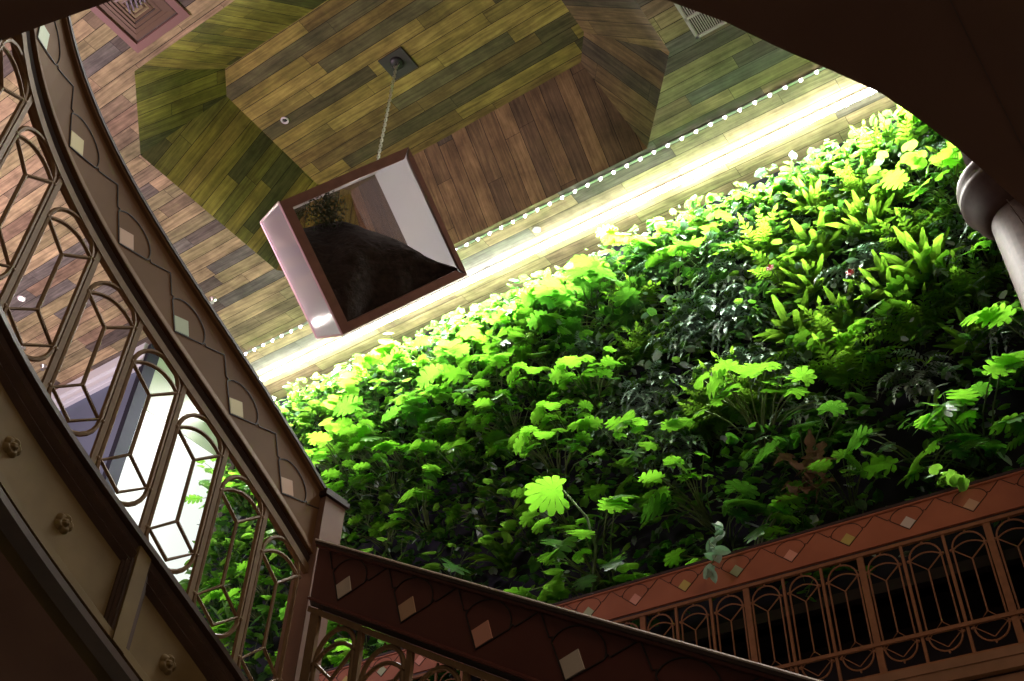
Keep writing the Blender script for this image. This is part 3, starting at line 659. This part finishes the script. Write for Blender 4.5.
def strap(mb, base, dirv, L_, Wd, bend, wave=0, n=8, mi=0, up=Vector((0, 0, 1))):
    p = Vector(base); d = dirv.normalized(); vs = []; fs = []
    for i in range(n+1):
        t = i/n; s = d.cross(up); s = s.normalized() if s.length > .05 else Vector((1, 0, 0))
        ww = Wd*(math.sin(math.pi*(t*.93+.04))**.6)*(1+wave*math.sin(i*2.3)); nn = s.cross(d)
        vs += [p-s*ww+nn*ww*.25, p, p+s*ww+nn*ww*.25]
        p = p+d*(L_/n); d = (d+Vector((0, 0, -bend/n))).normalized()
    for i in range(n): a = i*3; fs += [(a, a+3, a+4, a+1), (a+1, a+4, a+5, a+2)]
    mb.add(vs, fs, mi)
def frond(mb, base, dirv, L_, Wd, bend, n=11, lob=.8, mi=0, pw=None):
    """pinnate fern frond: rachis with separate pinnae"""
    p = Vector(base); d = dirv.normalized(); prev = None; step = L_/n
    for i in range(n+1):
        t = i/n; s = d.cross(Vector((0, 0, 1))); s = s.normalized() if s.length > .05 else Vector((1, 0, 0)); nn = s.cross(d)
        ww = Wd*(math.sin(math.pi*(t*.86+.10))**.8); hw = (pw or step*lob*.5)
        if t > .12:
            for sg in (-1, 1):
                q = p+s*sg*ww*.98+d*step*.9-nn*ww*.15; mid = p+s*sg*ww*.5+d*step*.45+nn*.01
                mb.add([p-d*hw*.8, p+d*hw*.8, mid+d*hw, q, mid-d*hw], [(0, 1, 2, 4), (4, 2, 3)], mi)
        prev = p; p = p+d*step; d = (d+Vector((0, 0, -bend/n))).normalized()
        mb.add([prev-s*.004, prev+s*.004, p+s*.003, p-s*.003], [(0, 1, 2, 3)], mi)
    mb.add([p-s*.02, p+d*.07, p+s*.02], [(0, 1, 2)], mi)

def plant_split(seed, n=9, reach=.42, size=.20, hero=False):
    random.seed(seed); F = MB(); T = MB()
    for i in range(n):
        a = random.uniform(-1.15, 1.15); el = random.uniform(.05, 1.0); r = reach*random.uniform(.55, 1.15)
        tip = Vector((math.sin(a)*r*.95, -math.cos(a)*r*.75-.05, r*el*.95-.03))
        petiole(T, (random.uniform(-.04, .04), .06, random.uniform(-.06, .03)), tip, .0065)
        d = Vector((math.sin(a)*.9+random.uniform(-.5, .5), -.75+random.uniform(-.25, .45), random.uniform(-.45, .15)))
        s = size*random.uniform(.55, 1.2)*.92
        if R_() < .35: blade_palm(F, tip, d, Vector((0, .15, 1))+rv(.42), s*.6, 9)
        else: blade_split(F, tip, d, Vector((0, .15, 1))+rv(.42), s, s*.52, 4)
    return F, T
def plant_heart(seed, n=15, reach=.34, size=.14):
    random.seed(seed); F = MB(); T = MB()
    for i in range(n):
        a = random.uniform(-1.3, 1.3); el = random.uniform(-.15, 1.0); r = reach*random.uniform(.45, 1.2)
        tip = Vector((math.sin(a)*r, -math.cos(a)*r*.8-.04, r*el*.8))
        petiole(T, (random.uniform(-.05, .05), .06, random.uniform(-.08, .05)), tip, .004)
        d = Vector((math.sin(a)*.8+random.uniform(-.6, .6), -.6+random.uniform(-.4, .4), random.uniform(-.5, .15)))
        s = size*random.uniform(.7, 1.2); blade_heart(F, tip, d, Vector((0, .15, 1))+rv(.35), s, s*.46)
    return F, T
def plant_fern(seed, n=13, L_=.42):
    random.seed(seed); F = MB(); T = MB()
    for i in range(n):
        a = random.uniform(-1.25, 1.25); d = Vector((math.sin(a)*.9, -math.cos(a)*.6-.15, random.uniform(.25, 1.2)))
        l = L_*random.uniform(.7, 1.15); b = Vector((random.uniform(-.06, .06), .04, random.uniform(-.05, .05)))
        T.tube([b+Vector((0, .04, 0)), b, b+d.normalized()*l*.2], .004, 4)
        frond(F, b, d, l, .085*random.uniform(.8, 1.2), random.uniform(.5, 1.5), 11)
    return F, T
def plant_strap(seed, n=14, L_=.38):
    random.seed(seed); F = MB(); T = MB()
    for i in range(n):
        a = random.uniform(-1.3, 1.3); d = Vector((math.sin(a), -math.cos(a)*.6-.15, random.uniform(.1, 1.3)))
        strap(F, (random.uniform(-.03, .03), .03, random.uniform(-.03, .03)), d, L_*random.uniform(.7, 1.15), .028*random.uniform(.8, 1.3), random.uniform(.4, 1.4), .12)
    T.lathe((0, .04, -.02), [(.03, -.05), (.045, 0), (.03, .04)], 8)
    return F, T
def plant_silver(seed, n=22):
    random.seed(seed); F = MB(); T = MB()
    for i in range(n):
        a = random.uniform(-1.3, 1.3); d = Vector((math.sin(a), -math.cos(a)*.7-.2, random.uniform(-.1, .9)))
        b = Vector((random.uniform(-.12, .12), .02, random.uniform(-.10, .10)))
        frond(F, b, d, .30*random.uniform(.7, 1.2), .06, random.uniform(1.2, 2.6), 9, .7)
        T.tube([b+Vector((0, .05, 0)), b], .003, 4)
    return F, T
def plant_bush(seed, n=60, size=.062):
    random.seed(seed); F = MB(); T = MB()
    for s_ in range(9):
        a = random.uniform(-1.3, 1.3); d = Vector((math.sin(a)*.8, -math.cos(a)*.7-.1, random.uniform(-.5, .9))).normalized()
        p = Vector((random.uniform(-.1, .1), .05, random.uniform(-.1, .1))); pts = [p.copy()]
        for i in range(7):
            p = p+d*.05; d = (d+rv(.25)+Vector((0, 0, -.05))).normalized(); pts.append(p.copy())
            dd = Vector((random.uniform(-1, 1), random.uniform(-1, .1), random.uniform(-.5, .2)))
            s = size*random.uniform(.7, 1.35); blade_heart(F, p+dd*.02, dd, Vector((0, .1, 1))+rv(.5), s, s*.45, n=4)
        T.tube(pts, .003, 4)
    return F, T
KIND = dict(
    split=('split_leaf_plant', 'split-leaf plant', plant_split, 'monst', [dict(n=14, size=.175), dict(n=15, reach=.46, size=.20), dict(n=14, reach=.36, size=.145), dict(n=17, reach=.5, size=.17)]),
    split_d=('dark_split_leaf_plant', 'dark split-leaf plant', plant_split, 'monst_d', [dict(n=9), dict(n=8, reach=.4, size=.24)]),
    heart=('heart_leaf_plant', 'heart-leaf plant', plant_heart, 'round', [dict(n=20, size=.125), dict(n=24, size=.105), dict(n=16, size=.15)]),
    fern=('fern', 'pinnate fern', plant_fern, 'fern', [dict(), dict(n=15, L_=.48), dict(n=11, L_=.36)]),
    strap=('strap_leaf_plant', 'strap-leaf plant', plant_strap, 'fern', [dict(), dict(n=18, L_=.44)]),
    silver=('silver_fern', 'silvery fern', plant_silver, 'silver', [dict(), dict(n=28)]),
    bush=('small_leaf_creeper', 'small-leaf creeper', plant_bush, 'round', [dict(), dict(size=.075), dict(size=.052)]),
    bush_d=('dark_creeper', 'dark small-leaf creeper', plant_bush, 'monst_d', [dict(), dict(size=.08)]),
)
lib = {}
for kn, (nm, lab, fn, mk, variants) in KIND.items():
    lib[kn] = []
    for vi, kw in enumerate(variants):
        F, T = fn(100+vi*7+len(kn), **kw)
        for q in (F, T): q.v = [(x, min(y, .07), z) for x, y, z in q.v]
        lib[kn].append((F, T, nm, M[mk]))
meshes = {}
def plant(kn, vi, loc, scale, rz, tilt, flip):
    F, T, nm, m = lib[kn][vi % len(lib[kn])]; key = (kn, vi % len(lib[kn]))
    e = bpy.data.objects.new(nm, None); col.objects.link(e); e.empty_display_size = .1
    e.location = loc; e.rotation_euler = (tilt, 0, rz); e.scale = (scale*(-1 if flip else 1), scale, scale)
    if key not in meshes:
        a = F.build('foliage', m); b = T.build('stems', M['stem'], None, True); a.parent = e; b.parent = e; meshes[key] = (a, b)
    else:
        for s in meshes[key]:
            c = s.copy(); col.objects.link(c); c.parent = e
    return e
random.seed(21)
rows = 12; placed = []
for r in range(rows):
    z = 9.36-r*.348
    x = -9.15+(r % 2)*.2
    while x < 1.1:
        xx = x+random.uniform(-.09, .09); zz = z+random.uniform(-.10, .10)
        t = (xx+9.3)/10.0; q = R_()
        low = r >= 8
        if t < .22: kn = 'bush' if q < .40 else 'heart' if q < .78 else 'split'
        elif t < .50: kn = 'split' if q < .50 else 'heart' if q < .66 else 'split_d' if q < .80 else 'bush_d'
        elif t < .72:
            if 3 <= r <= 7: kn = 'silver' if q < .26 else 'fern' if q < .54 else 'split' if q < .72 else 'bush_d' if q < .88 else 'bush'
            else: kn = 'split' if q < .5 else 'fern' if q < .66 else 'silver' if q < .74 else 'split_d'
        else: kn = 'fern' if q < .48 else 'strap' if q < .68 else 'silver' if q < .77 else 'heart' if q < .86 else 'split' if q < .95 else 'bush'
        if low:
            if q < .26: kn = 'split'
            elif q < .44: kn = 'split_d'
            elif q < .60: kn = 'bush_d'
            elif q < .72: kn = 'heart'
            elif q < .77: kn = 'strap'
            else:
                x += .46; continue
        if r == 0: kn = ('bush' if q < .3 else 'heart' if q < .55 else 'split' if q < .75 else 'fern') if t < .7 else ('fern' if q < .6 else 'silver' if q < .75 else 'heart')
        placed.append((kn, random.randrange(4), (xx, 6.90, zz), random.uniform(.85, 1.25)*(.78 if r == 0 else 1), random.uniform(-.35, .35), random.uniform(-.15, .2), R_() < .5, r))
        x += .41 if not low else .50
# picked places
placed += [('split', 1, (-3.93, 6.86, 5.75), 1.35, -.2, .1, False, 11), ('split', 3, (-2.4, 6.86, 6.7), 1.3, .1, .05, True, 8)]
ORD = ['first', 'second', 'third', 'fourth', 'fifth', 'sixth', 'seventh', 'eighth', 'ninth', 'tenth', 'eleventh', 'twelfth', 'thirteenth', 'fourteenth', 'fifteenth', 'sixteenth', 'seventeenth', 'eighteenth', 'nineteenth', 'twentieth']
byrow = {}
for p in placed: byrow.setdefault((p[0], p[7]), []).append(p)
GR = dict(split='bright split-leaf plants in the living wall', split_d='dark split-leaf plants in the living wall', heart='heart-leaf plants in the living wall', fern='ferns in the living wall', strap='strap-leaf plants in the living wall', silver='silvery ferns in the living wall', bush='small-leaf creepers in the living wall', bush_d='dark creepers in the living wall')
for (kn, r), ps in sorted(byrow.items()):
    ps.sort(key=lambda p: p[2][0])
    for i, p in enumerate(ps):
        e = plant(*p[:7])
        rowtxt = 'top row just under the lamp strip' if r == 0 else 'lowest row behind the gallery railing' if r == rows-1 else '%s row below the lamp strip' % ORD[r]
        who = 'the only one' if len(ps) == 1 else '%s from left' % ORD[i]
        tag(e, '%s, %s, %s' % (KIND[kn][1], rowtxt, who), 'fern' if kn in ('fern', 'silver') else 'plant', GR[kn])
# dry leaves, trailing sprig, red flowers
def special(name, loc, F, m, T, label, cat='plant', fm='foliage'):
    e = empty(name, loc, label, cat)
    a = F.build(fm, m); a.parent = e
    if T: b = T.build('stems', M['stem'], None, True); b.parent = e
    return e
random.seed(5)
F = MB(); T = MB()
for i in range(26):
    a = random.uniform(-1.4, 1.4); d = Vector((math.sin(a), -.5, random.uniform(-1.2, .6)))
    strap(F, (random.uniform(-.18, .18), random.uniform(-.25, -.05), random.uniform(-.15, .22)), d+rv(.4), random.uniform(.12, .26), .035, random.uniform(-2, 3), .5, 6)
T.tube([(0, .1, 0), (0, -.05, .1), (.05, -.15, .25)], .01, 6)
special('withered_plant', (-2.0, 6.72, 6.02), F, M['dry'], T, 'withered brown curled leaves above the gallery railing board')
F = MB(); T = MB(); pts = []
for i in range(14):
    p = Vector((.03*math.sin(i*.9), -.03*i if i < 5 else -.15-.005*i, .22-.035*i)); pts.append(p)
    blade_heart(F, p+rv(.03), rv(1)+Vector((0, -.3, -.5)), Vector((0, 0, 1))+rv(.6), .10, .035)
T.tube(pts, .004, 5)
special('trailing_sprig', (-2.63, 6.30, 5.45), F, M['silver'], T, 'pale green sprig trailing over the middle of the gallery railing board')
F = MB(); T = MB(); pts = []
for i in range(10):
    p = Vector((.02*i, -.02*i, .2-.028*i)); pts.append(p)
    blade_heart(F, p+rv(.03), rv(1)+Vector((.2, -.4, -.2)), Vector((0, 0, 1))+rv(.5), .10, .045)
T.tube(pts, .004, 5)
special('trailing_vine', (-1.08, 6.30, 5.40), F, M['round'], T, 'bright green vine hanging over the right part of the gallery railing board')
for k, (loc, lab) in enumerate([((-1.93, 6.35, 8.02), 'small red flower among silvery ferns in the right half of the living wall'), ((-1.30, 6.35, 7.62), 'small red flower under ferns near the column')]):
    F = MB(); F2 = MB()
    for i in range(6):
        a = i*1.05; blade_heart(F, Vector((0, 0, 0)), Vector((math.sin(a), -.5, math.cos(a))), Vector((0, -1, .3)), .07, .03)
    T = MB(); T.tube([(0, .5, -.1), (0, .2, 0), (0, 0, 0)], .004, 5); F.v = [(x*.6, y*.6, z*.6) for x, y, z in F.v]
    special('red_flower', loc, F, M['red'], T, lab, 'flower', 'petals')
# hero leaf over the railing
F = MB(); T = MB()
random.seed(4); blade_palm(F, Vector((-4.0, 6.30, 6.47)), Vector((-.60, -.30, .0)), Vector((-.05, .24, 1)), .27, 12, .30, A=2.35, fat=.47)
T.tube([(-3.93, 6.62, 5.6), (-3.80, 6.48, 5.95), (-3.83, 6.40, 6.2), (-4.0, 6.30, 6.47)], .016, 7, r2=.009)
e = empty('large_split_leaf', (0, 0, 0), 'single large fan-shaped split leaf on a thick pale stem, above the railing centre', 'plant')
a = F.build('leaf', M['monst']); a.parent = e; b = T.build('stem', M['stem'], None, True); b.parent = e
# undergrowth nobody could count
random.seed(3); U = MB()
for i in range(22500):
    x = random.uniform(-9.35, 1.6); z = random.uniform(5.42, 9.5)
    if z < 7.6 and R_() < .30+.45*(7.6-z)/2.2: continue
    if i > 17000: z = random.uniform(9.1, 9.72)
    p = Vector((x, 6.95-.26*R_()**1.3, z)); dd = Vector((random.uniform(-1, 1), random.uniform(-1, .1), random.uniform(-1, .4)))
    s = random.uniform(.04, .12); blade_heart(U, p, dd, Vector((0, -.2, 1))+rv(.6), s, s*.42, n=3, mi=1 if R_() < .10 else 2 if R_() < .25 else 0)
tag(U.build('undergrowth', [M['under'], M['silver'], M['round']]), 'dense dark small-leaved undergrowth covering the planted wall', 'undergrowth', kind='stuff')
